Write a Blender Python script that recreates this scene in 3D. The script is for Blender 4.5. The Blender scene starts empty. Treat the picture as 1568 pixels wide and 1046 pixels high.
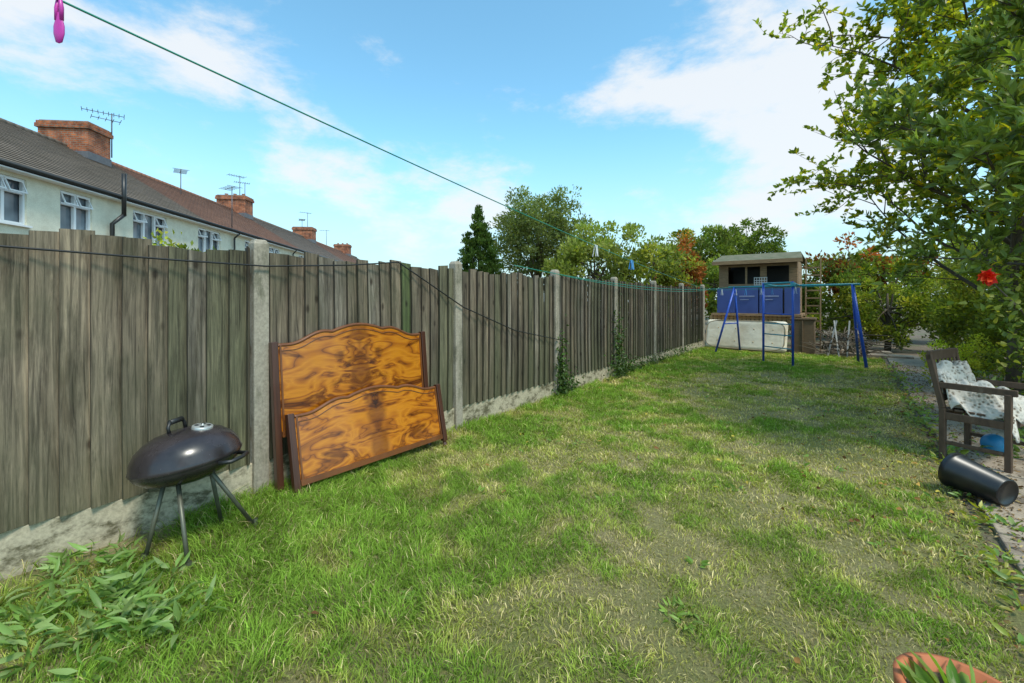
import bpy, math, random
import numpy as np
from mathutils import Vector, Matrix
random.seed(7); rng=np.random.default_rng(7)
scene=bpy.context.scene
scene.view_settings.view_transform='Standard'
scene.view_settings.look='None'
scene.view_settings.exposure=0
COL=scene.collection

# ------------------------------------------------------------------ materials
def new_mat(name):
    m=bpy.data.materials.new(name); m.use_nodes=True
    nt=m.node_tree; b=nt.nodes['Principled BSDF']
    return m,nt,b
def N(nt,t,**k):
    n=nt.nodes.new(t)
    for a,v in k.items(): setattr(n,a,v)
    return n
def ramp(nt,stops,fac=None):
    r=N(nt,'ShaderNodeValToRGB'); e=r.color_ramp.elements
    while len(e)<len(stops): e.new(0.5)
    for i,(p,c) in enumerate(stops):
        e[i].position=p; e[i].color=(c[0],c[1],c[2],1)
    if fac is not None: nt.links.new(fac,r.inputs[0])
    return r
def noise(nt,scale,detail=4,rough=.6,vec=None,map_scale=None,dist=0.0):
    n=N(nt,'ShaderNodeTexNoise'); n.inputs['Scale'].default_value=scale
    n.inputs['Detail'].default_value=detail; n.inputs['Roughness'].default_value=rough
    n.inputs['Distortion'].default_value=dist
    if vec is None:
        tc=N(nt,'ShaderNodeTexCoord'); vec=tc.outputs['Object']
    if map_scale:
        mp=N(nt,'ShaderNodeMapping'); mp.inputs['Scale'].default_value=map_scale
        nt.links.new(vec,mp.inputs[0]); vec=mp.outputs[0]
    nt.links.new(vec,n.inputs['Vector']); return n
def mixc(nt,a,b,fac,mode='MIX'):
    m=N(nt,'ShaderNodeMix',data_type='RGBA',blend_type=mode)
    for inp,v in ((m.inputs[6],a),(m.inputs[7],b)):
        if isinstance(v,(tuple,list)): inp.default_value=(v[0],v[1],v[2],1)
        else: nt.links.new(v,inp)
    if isinstance(fac,(int,float)): m.inputs[0].default_value=fac
    else: nt.links.new(fac,m.inputs[0])
    return m.outputs[2]
def bump(nt,b,h,strength=.3,dist=.01):
    bp=N(nt,'ShaderNodeBump'); bp.inputs['Strength'].default_value=strength; bp.inputs['Distance'].default_value=dist
    nt.links.new(h,bp.inputs['Height']); nt.links.new(bp.outputs[0],b.inputs['Normal'])
def simple(name,c1,c2=None,rough=.6,scale=8,bumpk=.0,metal=0,map_scale=None,coat=0,spec=None):
    m,nt,b=new_mat(name)
    if c2 is None: c2=tuple(x*.8 for x in c1)
    n=noise(nt,scale,5,.6,map_scale=map_scale)
    r=ramp(nt,[(.3,c1),(.7,c2)],n.outputs[0])
    nt.links.new(r.outputs[0],b.inputs['Base Color'])
    b.inputs['Roughness'].default_value=rough; b.inputs['Metallic'].default_value=metal
    b.inputs['Coat Weight'].default_value=coat
    if bumpk: bump(nt,b,n.outputs[0],bumpk)
    return m
def leafmat(name,trans=.35,rough=.5,cheap=False):
    m,nt,b=new_mat(name)
    a=N(nt,'ShaderNodeAttribute',attribute_name='col')
    if cheap:
        nt.nodes.remove(b); b=N(nt,'ShaderNodeBsdfDiffuse'); nt.links.new(a.outputs['Color'],b.inputs['Color'])
    else:
        nt.links.new(a.outputs['Color'],b.inputs['Base Color'])
        b.inputs['Roughness'].default_value=rough
        b.inputs['Specular IOR Level'].default_value=.35
    t=N(nt,'ShaderNodeBsdfTranslucent')
    mc=mixc(nt,a.outputs['Color'],(1.6,1.65,.4),1.0,'MULTIPLY')
    nt.links.new(mc,t.inputs['Color'])
    mx=N(nt,'ShaderNodeMixShader'); mx.inputs[0].default_value=trans
    nt.links.new(b.outputs[0],mx.inputs[1]); nt.links.new(t.outputs[0],mx.inputs[2])
    nt.links.new(mx.outputs[0],nt.nodes['Material Output'].inputs[0])
    return m
M_leaf=leafmat('leaf',.35,.40); M_grass=leafmat('grass_blade',.25,.6,True); M_far=leafmat('far_leaf',.4,.6,True); M_flower=leafmat('petal',.25,.5)
M_dead=leafmat('dead_leaf',.1,.8,True)
M_bark=simple('bark',(.12,.09,.06),(.06,.048,.035),.9,14,.6,map_scale=(1,1,.3))
M_twig=simple('twig',(.14,.105,.07),(.08,.065,.045),.9,20,.2)

def wood_fence_mat():
    m,nt,b=new_mat('weathered_fence_wood')
    a=N(nt,'ShaderNodeAttribute',attribute_name='col')
    g=noise(nt,1.0,8,.74,map_scale=(50,50,1.9),dist=.8)
    r=ramp(nt,[(.33,(.18,.155,.13)),(.47,(.78,.74,.68)),(.70,(1.8,1.7,1.55))],g.outputs[0])
    c=mixc(nt,a.outputs['Color'],r.outputs[0],1.0,'MULTIPLY')
    n3=noise(nt,1.5,6,.7,map_scale=(5,5,.6)); r4=ramp(nt,[(.36,(.42,.40,.37)),(.52,(.95,.95,.95)),(.7,(1.35,1.32,1.28))],n3.outputs[0])
    c=mixc(nt,c,r4.outputs[0],1,'MULTIPLY')
    n2=noise(nt,2.2,6,.65,map_scale=(1,1.6,.8))
    r2=ramp(nt,[(.45,(0,0,0)),(.66,(1,1,1))],n2.outputs[0])
    mu=N(nt,'ShaderNodeMath',operation='MULTIPLY'); mu.inputs[1].default_value=.42
    nt.links.new(r2.outputs[0],mu.inputs[0])
    c=mixc(nt,c,(.075,.078,.038),mu.outputs[0])
    tc=N(nt,'ShaderNodeTexCoord'); sp=N(nt,'ShaderNodeSeparateXYZ'); nt.links.new(tc.outputs['Object'],sp.inputs[0])
    mr=N(nt,'ShaderNodeMapRange'); nt.links.new(sp.outputs[2],mr.inputs[0]); mr.inputs[1].default_value=.2; mr.inputs[2].default_value=.9; mr.inputs[3].default_value=.8; mr.inputs[4].default_value=0
    ml=N(nt,'ShaderNodeMath',operation='MULTIPLY'); nt.links.new(mr.outputs[0],ml.inputs[0]); nt.links.new(n3.outputs[0],ml.inputs[1])
    c=mixc(nt,c,(.085,.09,.035),ml.outputs[0])
    v=N(nt,'ShaderNodeTexVoronoi'); v.inputs['Scale'].default_value=1.0
    mp=N(nt,'ShaderNodeMapping'); mp.inputs['Scale'].default_value=(6,7,3.6)
    nt.links.new(tc.outputs['Object'],mp.inputs[0]); nt.links.new(mp.outputs[0],v.inputs['Vector'])
    r3=ramp(nt,[(.06,(.22,.17,.13)),(.15,(1,1,1))],v.outputs['Distance'])
    c=mixc(nt,c,r3.outputs[0],.9,'MULTIPLY')
    nt.links.new(c,b.inputs['Base Color']); b.inputs['Roughness'].default_value=.9
    bump(nt,b,g.outputs[0],.9,.007)
    return m
M_fence=wood_fence_mat()
def concrete_mat(name,base,dark,sx=(1,1,1),lich=True):
    m,nt,b=new_mat(name)
    n=noise(nt,3,8,.7,map_scale=sx); f=noise(nt,60,4,.6)
    r=ramp(nt,[(.38,dark),(.50,base),(.8,tuple(x*1.2 for x in base))],n.outputs[0])
    r2=ramp(nt,[(.3,(.7,.7,.7)),(.7,(1.1,1.1,1.1))],f.outputs[0])
    c=mixc(nt,r.outputs[0],r2.outputs[0],1,'MULTIPLY')
    nt.links.new(c,b.inputs['Base Color']); b.inputs['Roughness'].default_value=.9
    bump(nt,b,f.outputs[0],.35,.004); return m
M_post=concrete_mat('concrete_post',(.36,.31,.24),(.2,.18,.125),(3,3,1))
M_gravel=concrete_mat('concrete_gravel_board',(.48,.41,.29),(.13,.11,.06),(1,2.0,3.2))
M_path=concrete_mat('path_concrete',(.35,.275,.20),(.16,.12,.085))

# ------------------------------------------------------------------ builders
def link(o,parent=None):
    COL.objects.link(o)
    if parent is not None: o.parent=parent
    return o
def empty(name,loc=(0,0,0),rz=0):
    e=bpy.data.objects.new(name,None); e.location=loc; e.rotation_euler=(0,0,rz); e.empty_display_size=.2
    return link(e)
class MB:
    def __init__(s): s.v=[];s.f=[];s.m=[];s.c=[];s.s=[]
    def add(s,vs,fs,mat=0,col=(1,1,1),smooth=False):
        o=len(s.v); s.v+= [tuple(x) for x in vs]
        for f in fs:
            s.f.append([i+o for i in f]); s.m.append(mat); s.c.append(col); s.s.append(smooth)
    def box(s,c,size,rot=None,mat=0,col=(1,1,1)):
        hx,hy,hz=[x/2 for x in size]; vs=[]
        for x in(-hx,hx):
            for y in(-hy,hy):
                for z in(-hz,hz):
                    p=Vector((x,y,z))
                    if rot is not None: p=rot@p
                    vs.append(p+Vector(c))
        s.add(vs,[(0,1,3,2),(4,6,7,5),(0,4,5,1),(2,3,7,6),(0,2,6,4),(1,5,7,3)],mat,col)
    def beam(s,p0,p1,w,d,mat=0,col=(1,1,1),up=(0,0,1)):
        p0=Vector(p0);p1=Vector(p1);z=(p1-p0);L=z.length;z.normalize()
        u=Vector(up)
        if abs(z.dot(u))>.98: u=Vector((1,0,0))
        x=u.cross(z).normalized();y=z.cross(x)
        R=Matrix((x,y,z)).transposed()
        s.box((p0+p1)/2,(w,d,L),R,mat,col)
    def tube(s,pts,rad,n=8,mat=0,col=(1,1,1),caps=True,smooth=True):
        pts=[Vector(p) for p in pts]
        if not hasattr(rad,'__len__'): rad=[rad]*len(pts)
        vs=[];fs=[];prev=None
        for i,p in enumerate(pts):
            t=(pts[min(i+1,len(pts)-1)]-pts[max(i-1,0)])
            t.normalize()
            if prev is None:
                u=Vector((0,0,1)) if abs(t.z)<.9 else Vector((1,0,0))
                x=u.cross(t).normalized()
            else:
                x=(prev-t*prev.dot(t)).normalized()
            prev=x;y=t.cross(x)
            for k in range(n):
                a=2*math.pi*k/n
                vs.append(p+(x*math.cos(a)+y*math.sin(a))*rad[i])
        for i in range(len(pts)-1):
            for k in range(n):
                k2=(k+1)%n
                fs.append((i*n+k,i*n+k2,(i+1)*n+k2,(i+1)*n+k))
        s.add(vs,fs,mat,col,smooth)
        if caps:
            o=len(s.v)-len(vs)
            s.f.append([o+k for k in range(n)][::-1]); s.m.append(mat); s.c.append(col); s.s.append(False)
            s.f.append([o+(len(pts)-1)*n+k for k in range(n)]); s.m.append(mat); s.c.append(col); s.s.append(False)
    def lathe(s,prof,origin,R=None,n=40,mat=0,col=(1,1,1),smooth=True):
        vs=[];fs=[];o=Vector(origin)
        for r,z in prof:
            for k in range(n):
                a=2*math.pi*k/n; p=Vector((r*math.cos(a),r*math.sin(a),z))
                if R is not None:p=R@p
                vs.append(p+o)
        for i in range(len(prof)-1):
            for k in range(n):
                k2=(k+1)%n; fs.append((i*n+k,i*n+k2,(i+1)*n+k2,(i+1)*n+k))
        s.add(vs,fs,mat,col,smooth)
    def obj(s,name,mats,parent=None,bevel=0,solid=0):
        me=bpy.data.meshes.new(name); me.from_pydata(s.v,[],s.f)
        for m in mats: me.materials.append(m)
        me.polygons.foreach_set('material_index',s.m); me.polygons.foreach_set('use_smooth',s.s)
        a=me.attributes.new('col','FLOAT_COLOR','FACE')
        a.data.foreach_set('color',np.array([(c[0],c[1],c[2],1) for c in s.c],dtype=np.float32).ravel())
        me.update(); o=bpy.data.objects.new(name,me); link(o,parent)
        if solid:
            q=o.modifiers.new('s','SOLIDIFY'); q.thickness=solid; q.offset=0
        if bevel:
            q=o.modifiers.new('b','BEVEL'); q.width=bevel; q.segments=2; q.limit_method='ANGLE'
        return o

def fast_mesh(name,V,F,C,mats,parent=None,smooth=False,mi=None):
    me=bpy.data.meshes.new(name); n=len(V); m,k=F.shape
    me.vertices.add(n); me.vertices.foreach_set('co',V.astype(np.float32).ravel())
    me.loops.add(m*k); me.loops.foreach_set('vertex_index',F.astype(np.int32).ravel())
    me.polygons.add(m); me.polygons.foreach_set('loop_start',np.arange(0,m*k,k,dtype=np.int32))
    me.update(calc_edges=True)
    for q in mats: me.materials.append(q)
    a=me.attributes.new('col','FLOAT_COLOR','POINT')
    a.data.foreach_set('color',np.concatenate([C,np.ones((n,1))],1).astype(np.float32).ravel())
    if smooth: me.polygons.foreach_set('use_smooth',np.ones(m,dtype=bool))
    o=bpy.data.objects.new(name,me); return link(o,parent)
def nrm(a): return a/np.maximum(np.linalg.norm(a,axis=1,keepdims=True),1e-9)
def leaves(name,P,D,L,W,C,mat,parent=None,fold=.25,droop=.15):
    n=len(P); D=nrm(D); R=rng.normal(size=(n,3)); R[:,2]+=.8
    S=nrm(np.cross(D,R)); U=np.cross(S,D)
    L=np.broadcast_to(np.asarray(L,float).reshape(-1,1),(n,1)); W=np.broadcast_to(np.asarray(W,float).reshape(-1,1),(n,1))
    a=P; m1=P+D*L*.3+S*W*.46+U*W*fold; m2=P+D*L*.3-S*W*.46+U*W*fold
    n1=P+D*L*.68+S*W*.36+U*W*fold*.7-U*L*droop*.4; n2=P+D*L*.68-S*W*.36+U*W*fold*.7-U*L*droop*.4
    mid=P+D*L*.5-U*L*droop*.15
    t=P+D*L-U*L*droop
    V=np.stack([a,m1,n1,t,n2,m2,mid],1).reshape(-1,3)
    base=(np.arange(n)*7)[:,None]
    F=np.concatenate([base+np.array([[0,6,1]]),base+np.array([[1,6,2]]),base+np.array([[2,6,3]]),
                      base+np.array([[3,6,4]]),base+np.array([[4,6,5]]),base+np.array([[5,6,0]])],0)
    CC=np.repeat(C,7,axis=0)
    return fast_mesh(name,V,F,CC,[mat],parent)
def leaves2(name,P,D,L,W,C,mat,parent=None):
    n=len(P); D=nrm(D); R=rng.normal(size=(n,3)); S=nrm(np.cross(D,R)); U=np.cross(S,D)
    L=np.broadcast_to(np.asarray(L,float).reshape(-1,1),(n,1)); W=np.broadcast_to(np.asarray(W,float).reshape(-1,1),(n,1))
    V=np.stack([P,P+D*L*.45+S*W*.5+U*W*.2,P+D*L,P+D*L*.45-S*W*.5+U*W*.2],1).reshape(-1,3)
    base=(np.arange(n)*4)[:,None]
    F=np.concatenate([base+np.array([[0,1,2]]),base+np.array([[0,2,3]])],0)
    return fast_mesh(name,V,F,np.repeat(C,4,axis=0),[mat],parent)
def pick(pal,n,var=.25):
    pal=np.array([p[:3] for p in pal]); 
    C=pal[rng.integers(0,len(pal),n)]
    return C*(1+rng.uniform(-var,var,(n,1)))

G_MID=[(.15,.205,.042),(.125,.175,.036),(.185,.225,.052)]
G_DARK=[(.05,.085,.02),(.065,.105,.028),(.075,.12,.03)]
G_YEL=[(.31,.34,.055),(.24,.28,.045),(.37,.35,.065)]
G_OLIVE=[(.19,.225,.06),(.235,.26,.08),(.16,.195,.055)]
G_RED=[(.36,.10,.035),(.27,.085,.03),(.2,.14,.04)]

def bush(name,center,radii,nc,nl,L,pal,base=None,trunk_r=.08,cl=.33,seed=0,parent=None,shape=None,updir=.3,irk=1.0):
    r=np.random.default_rng(seed+11)
    e=empty(name,(0,0,0)) if parent is None else parent
    c=np.array(center);R=np.array(radii)
    d=nrm(r.normal(size=(nc,3)))
    ph=r.uniform(0,6.28,6)
    irr=1+irk*(.16*np.sin(3*d[:,0]*2+ph[0])+.13*np.sin(5*d[:,1]+ph[1])+.13*np.sin(6*d[:,2]+ph[2]))
    rad=(r.uniform(.12,1,nc)**.45)*irr
    cp=c+d*R*rad[:,None]
    if shape is not None: cp=shape(cp)
    cr=cl*np.mean(R)*r.uniform(.5,1.15,nc)
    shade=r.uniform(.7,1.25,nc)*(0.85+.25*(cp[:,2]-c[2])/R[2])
    idx=r.integers(0,nc,nl)
    off=nrm(r.normal(size=(nl,3)))*(r.uniform(0,1,(nl,1))**.5)
    P=cp[idx]+off*cr[idx][:,None]*np.array([1,1,.8])
    P[:,2]=np.maximum(P[:,2],.02)
    D=off+r.normal(size=(nl,3))*.6+np.array([0,0,updir])
    pal_i=np.array([p for p in pal])
    C=pal_i[(r.integers(0,len(pal),nc)[idx]+ (r.uniform(size=nl)<.3)*r.integers(0,len(pal),nl))%len(pal)]
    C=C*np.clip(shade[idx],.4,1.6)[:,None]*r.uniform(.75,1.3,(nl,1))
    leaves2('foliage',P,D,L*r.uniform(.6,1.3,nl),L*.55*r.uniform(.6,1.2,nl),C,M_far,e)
    b=MB()
    bs=Vector(base) if base is not None else Vector((c[0],c[1],0))
    top=Vector(c)+Vector((0,0,R[2]*.4))
    b.tube([bs,bs.lerp(top,.35)+Vector((.03,.02,0)),bs.lerp(top,.7),top],[trunk_r,trunk_r*.8,trunk_r*.5,trunk_r*.2],7)
    for i in range(min(nc,26)):
        q=Vector(cp[i]); k=r.uniform(.2,.75); s0=bs.lerp(top,k)
        mid=s0.lerp(q,.5)+Vector((0,0,.12*(q-s0).length))
        b.tube([s0,mid,q],[trunk_r*.35,trunk_r*.22,trunk_r*.07],5,caps=False)
    b.obj('trunk_and_limbs',[M_bark],e)
    return e

def tree_skel(name,base,height,spread,levels,seed,leafL,leafW,pal,n_per_twig,r0=.09,lean=(0,0),limbs=14,start=.25,twig=9,yel=None,mat=None,up=.4):
    r=np.random.default_rng(seed); R=random.Random(seed)
    e=empty(name); b=MB(); P=[];D=[];SH=[]
    base=Vector(base); top=base+Vector((lean[0],lean[1],height))
    tp=[base.lerp(top,k/7)+Vector((R.uniform(-1,1)*.05,R.uniform(-1,1)*.05,0))*(k>0) for k in range(8)]
    tr=[r0*(1-.85*k/7) for k in range(8)]
    b.tube(tp,tr,9)
    def path(s,d,L,n,wig,up):
        pts=[s];d=d.normalized()
        for i in range(n):
            d=(d+Vector((R.uniform(-wig,wig),R.uniform(-wig,wig),R.uniform(-wig,wig)+up))).normalized()
            pts.append(pts[-1]+d*L/n)
        return pts,d
    for i in range(limbs):
        k=start+(1-start)*(i+R.random()*.5)/limbs
        s=base.lerp(top,k); az=i*2.4+R.uniform(-.4,.4)
        L=spread*(1.15-.5*k)*R.uniform(.75,1.2)
        d=Vector((math.cos(az),math.sin(az),R.uniform(.2,.9)))
        pts,_=path(s,d,L,6,.22,.05)
        b.tube(pts,[r0*.38*(1-.85*j/6) for j in range(7)],6,caps=False)
        for j in range(twig):
            t=R.uniform(.2,1); ii=min(int(t*6),5); q=pts[ii].lerp(pts[ii+1],t*6-ii)
            d2=(pts[ii+1]-pts[ii]).normalized()*.6+Vector((R.uniform(-1,1),R.uniform(-1,1),R.uniform(-.5,.9)))
            L2=L*R.uniform(.22,.45)
            p2,_=path(q,d2,L2,4,.35,.04); sh=R.uniform(.75,1.3)
            b.tube(p2,[r0*.12,r0*.09,r0*.07,r0*.05,r0*.02],4,caps=False)
            for w in range(5):
                t=R.uniform(.15,1); ii=min(int(t*4),3); q2=p2[ii].lerp(p2[ii+1],t*4-ii)
                d3=(p2[ii+1]-p2[ii]).normalized()*.5+Vector((R.uniform(-1,1),R.uniform(-1,1),R.uniform(-.6,.8)))
                L3=L2*R.uniform(.3,.7)
                p3,_=path(q2,d3,L3,3,.4,0)
                b.tube(p3,[r0*.05,r0*.04,r0*.03,r0*.015],3,caps=False)
                for _ in range(n_per_twig):
                    t=R.random(); ii=min(int(t*3),2); q3=p3[ii].lerp(p3[ii+1],t*3-ii)
                    dd=(p3[ii+1]-p3[ii]).normalized()*.5+Vector((R.uniform(-1,1),R.uniform(-1,1),R.uniform(-.7,.9)+up-.1))
                    P.append(q3);D.append(dd);SH.append(sh)
    P=np.array(P);D=np.array(D);n=len(P)
    C=np.array(pal)[r.integers(0,len(pal),n)]*r.uniform(.65,1.35,(n,1))*np.array(SH)[:,None]
    if yel:
        mk=r.uniform(size=n)<yel
        C[mk]=np.array((.60,.48,.03))*r.uniform(.7,1.2,(mk.sum(),1))
    leaves('foliage',P,D,leafL*r.uniform(.65,1.2,n),leafW*r.uniform(.7,1.1,n),C,mat or M_leaf,e)
    b.obj('trunk_and_branches',[M_bark],e)
    return e

# ------------------------------------------------------------------ camera, sun, sky
cam=bpy.data.cameras.new('camera'); co=bpy.data.objects.new('camera',cam); link(co)
cam.sensor_width=36; cam.lens=15.61; cam.shift_y=-.0402; cam.clip_end=2000; cam.clip_start=.02
co.location=(0,0,1.34); co.rotation_euler=(math.radians(90),0,math.radians(37.25)); scene.camera=co
sund=Vector((.76,-.24,0)).normalized(); EL=math.radians(58)
sdir=Vector((sund.x*math.cos(EL),sund.y*math.cos(EL),math.sin(EL)))
sl=bpy.data.lights.new('sun','SUN'); sl.energy=3.2; sl.angle=math.radians(12); sl.color=(1,.94,.84)
so=bpy.data.objects.new('sun',sl); link(so); so.rotation_euler=sdir.to_track_quat('Z','Y').to_euler(); so.location=(5,-5,12)
w=bpy.data.worlds.new('World'); scene.world=w; w.use_nodes=True; nt=w.node_tree
bg=nt.nodes['Background']; bg.inputs[1].default_value=.15
sky=N(nt,'ShaderNodeTexSky',sky_type='NISHITA'); sky.sun_disc=False
sky.sun_elevation=EL; sky.sun_rotation=math.atan2(sdir.x,sdir.y); sky.air_density=1.0; sky.dust_density=1.0; sky.ozone_density=2.0
tc=N(nt,'ShaderNodeTexCoord'); gv=tc.outputs['Generated']
cn=noise(nt,5.0,10,.62,vec=gv,map_scale=(1,1,2.2),dist=.1)
acc=None
def cloud(b,el,R,k):
    global acc
    b=math.radians(b);el=math.radians(el)
    c=(math.sin(b)*math.cos(el),math.cos(b)*math.cos(el),math.sin(el))
    s=N(nt,'ShaderNodeVectorMath',operation='SUBTRACT'); nt.links.new(gv,s.inputs[0]); s.inputs[1].default_value=c
    m=N(nt,'ShaderNodeVectorMath',operation='MULTIPLY'); nt.links.new(s.outputs[0],m.inputs[0]); m.inputs[1].default_value=(1,1,1.9)
    l=N(nt,'ShaderNodeVectorMath',operation='LENGTH'); nt.links.new(m.outputs[0],l.inputs[0])
    r=N(nt,'ShaderNodeMapRange',interpolation_type='SMOOTHSTEP'); nt.links.new(l.outputs['Value'],r.inputs[0])
    r.inputs[1].default_value=0; r.inputs[2].default_value=R; r.inputs[3].default_value=k; r.inputs[4].default_value=0
    if acc is None: acc=r.outputs[0]
    else:
        a=N(nt,'ShaderNodeMath',operation='ADD'); nt.links.new(acc,a.inputs[0]); nt.links.new(r.outputs[0],a.inputs[1]); acc=a.outputs[0]
for a in [(-9,28,.26,.32),(-5,20,.30,.36),(-60,15,.22,.42),(-70,25,.18,.36),(-23,24,.17,.30),(-38,13,.22,.26),(-86,23,.24,.36),
          (-1,12,.30,.34),(-61,21,.12,.28),(-50,9,.25,.22),(-15,9,.3,.24),(60,30,.6,.3),(120,35,.6,.3),(-150,30,.7,.3),(-76,13,.2,.2),(-15,23,.12,.2)]:
    cloud(*a)
a=N(nt,'ShaderNodeMath',operation='ADD'); nt.links.new(cn.outputs[0],a.inputs[0]); nt.links.new(acc,a.inputs[1])
mr=N(nt,'ShaderNodeMapRange',interpolation_type='SMOOTHSTEP'); nt.links.new(a.outputs[0],mr.inputs[0])
mr.inputs[1].default_value=.58; mr.inputs[2].default_value=.87; mr.inputs[3].default_value=0; mr.inputs[4].default_value=.88
sep=N(nt,'ShaderNodeSeparateXYZ'); nt.links.new(gv,sep.inputs[0])
hz=N(nt,'ShaderNodeMapRange',interpolation_type='SMOOTHSTEP'); nt.links.new(sep.outputs[2],hz.inputs[0])
hz.inputs[1].default_value=-.02; hz.inputs[2].default_value=.36; hz.inputs[3].default_value=.82; hz.inputs[4].default_value=0
tint=mixc(nt,sky.outputs[0],(1.45,2.15,1.95),1.0,'MULTIPLY')
sk=mixc(nt,tint,(4.3,5.1,5.65),hz.outputs[0])
sk=mixc(nt,sk,(6.2,6.35,6.5),mr.outputs[0])
nt.links.new(sk,bg.inputs[0])

# ------------------------------------------------------------------ ground
def sheet(name,x0,x1,y0,y1,z,mat,nx=1,ny=1):
    b=MB(); vs=[(x0+(x1-x0)*i/nx,y0+(y1-y0)*j/ny,z) for j in range(ny+1) for i in range(nx+1)]
    fs=[(j*(nx+1)+i,j*(nx+1)+i+1,(j+1)*(nx+1)+i+1,(j+1)*(nx+1)+i) for j in range(ny) for i in range(nx)]
    b.add(vs,fs); return b.obj(name,[mat])
m,nt2,b_=new_mat('ground_soil'); n=noise(nt2,1.5,8,.7); f=noise(nt2,30,6,.7)
r=ramp(nt2,[(.35,(.12,.085,.055)),(.5,(.17,.125,.085)),(.65,(.10,.12,.04))],n.outputs[0]); r2=ramp(nt2,[(.3,(.5,.5,.5)),(.7,(1.3,1.3,1.3))],f.outputs[0])
nt2.links.new(mixc(nt2,r.outputs[0],r2.outputs[0],1,'MULTIPLY'),b_.inputs['Base Color']); b_.inputs['Roughness'].default_value=.95
bump(nt2,b_,f.outputs[0],.8,.02); M_soil=m
m,nt2,b_=new_mat('lawn_base'); n=noise(nt2,1.1,6,.65); f=noise(nt2,70,6,.8)
r=ramp(nt2,[(.35,(.19,.21,.05)),(.52,(.27,.24,.09)),(.68,(.37,.30,.15))],n.outputs[0]); r2=ramp(nt2,[(.3,(.4,.4,.4)),(.7,(1.4,1.4,1.4))],f.outputs[0])
nt2.links.new(mixc(nt2,r.outputs[0],r2.outputs[0],1,'MULTIPLY'),b_.inputs['Base Color']); b_.inputs['Roughness'].default_value=.95
bump(nt2,b_,f.outputs[0],1,.02); M_lawn=m
sheet('ground',-400,400,-400,400,-.004,M_soil)
sheet('lawn',-3.24,.60,-1.5,13.2,.002,M_lawn)

def vnoise(x,y,s,seed):
    r=np.random.default_rng(seed); g=r.uniform(0,1,(256,256))
    u=x*s+100;v=y*s+100; i=np.floor(u).astype(int);j=np.floor(v).astype(int);fu=u-i;fv=v-j
    fu=fu*fu*(3-2*fu);fv=fv*fv*(3-2*fv); i%=256;j%=256;i2=(i+1)%256;j2=(j+1)%256
    return (g[i,j]*(1-fu)+g[i2,j]*fu)*(1-fv)+(g[i,j2]*(1-fu)+g[i2,j2]*fu)*fv
def dry(x,y):
    return vnoise(x,y,1.1,1)*.28+vnoise(x,y,2.9,2)*.34+vnoise(x,y,6.5,3)*.38
def patch(x,y,cx,cy,r): return np.exp(-((x-cx)**2+(y-cy)**2)/r**2)
def grass(n,x0,x1,y0,y1,h,wd,name,parent):
    x=rng.uniform(x0,x1,n); y=rng.uniform(y0,y1,n)
    edge=.60+.16*(vnoise(x,y,2.2,5)-.5)+.12*(vnoise(x,y,9,6)-.5)
    k=x<edge; x=x[k];y=y[k];n=len(x)
    dr=np.clip((dry(x,y)-.5)*3.8+.50+.22*(x+1.4)/2.0,0,1)
    dr=np.clip(dr+.4*patch(x,y,-.5,2.3,.35)+.35*patch(x,y,-.7,3.4,.5)+.5*patch(x,y,.1,6.5,.8)+.3*patch(x,y,-.9,8.5,1.2)-.6*patch(x,y,-2.6,1.4,1.2)-.4*patch(x,y,-2.4,4,1.2)-.3*patch(x,y,-2.2,11,2),0,1)
    k=rng.uniform(size=n)>np.clip(dr**2*.62+.9*np.exp(-((x+3.15)/.13)**2)*(y<.9),0,.95); x=x[k];y=y[k];dr=dr[k];n=len(x)
    fence=np.exp(-(x+3.2)/.22); 
    tuft=vnoise(x,y,9,8)**1.5+.4*vnoise(x,y,28,9)
    hh=h*(.5+.7*rng.uniform(size=n))*(1.0-.55*dr+.55*tuft)*(1+1.3*fence)*(1+.8*patch(x,y,-2.3,1.2,1.1))
    a=rng.uniform(0,2*np.pi,n); la=vnoise(x,y,5,12)*12+rng.normal(size=n)*1.3; lean=hh*rng.uniform(.3,1.4,n)
    W=wd*rng.uniform(.6,1.3,n)
    S=np.stack([np.cos(a),np.sin(a),np.zeros(n)],1)*W[:,None]/2
    Ln=np.stack([np.cos(la)*lean,np.sin(la)*lean,np.zeros(n)],1)
    P=np.stack([x,y,np.zeros(n)],1)
    up=np.array([0,0,1.])
    m_=P+Ln*.35+up*hh[:,None]*.6; t=P+Ln+up*(hh*np.sqrt(np.clip(1-(lean/hh)**2*.35,.15,1)))[:,None]
    V=np.stack([P-S,P+S,m_+S*.8,m_-S*.8,t],1).reshape(-1,3)
    base=(np.arange(n)*5)[:,None]
    F=np.concatenate([base+np.array([[0,1,2]]),base+np.array([[0,2,3]]),base+np.array([[3,2,4]])],0)
    g1=np.array((.20,.315,.045)); g2=np.array((.42,.40,.10)); st=np.array((.70,.57,.29))
    C=g1*(1-dr[:,None])+g2*dr[:,None]
    isd=rng.uniform(size=n)<(.06+.50*dr**2)
    C[isd]=st*rng.uniform(.55,1.15,(isd.sum(),1))
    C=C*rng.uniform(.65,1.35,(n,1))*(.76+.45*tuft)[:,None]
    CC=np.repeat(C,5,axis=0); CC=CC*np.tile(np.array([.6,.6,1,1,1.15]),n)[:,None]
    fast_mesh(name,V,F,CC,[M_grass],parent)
gr=empty('lawn_grass')
grass(165000,-3.22,.70,-.3,3.0,.029,.0038,'near_blades',gr)
grass(115000,-3.22,.70,3.0,6.5,.033,.0056,'mid_blades',gr)
grass(95000,-3.22,.70,6.5,13.3,.040,.009,'far_blades',gr)

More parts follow.
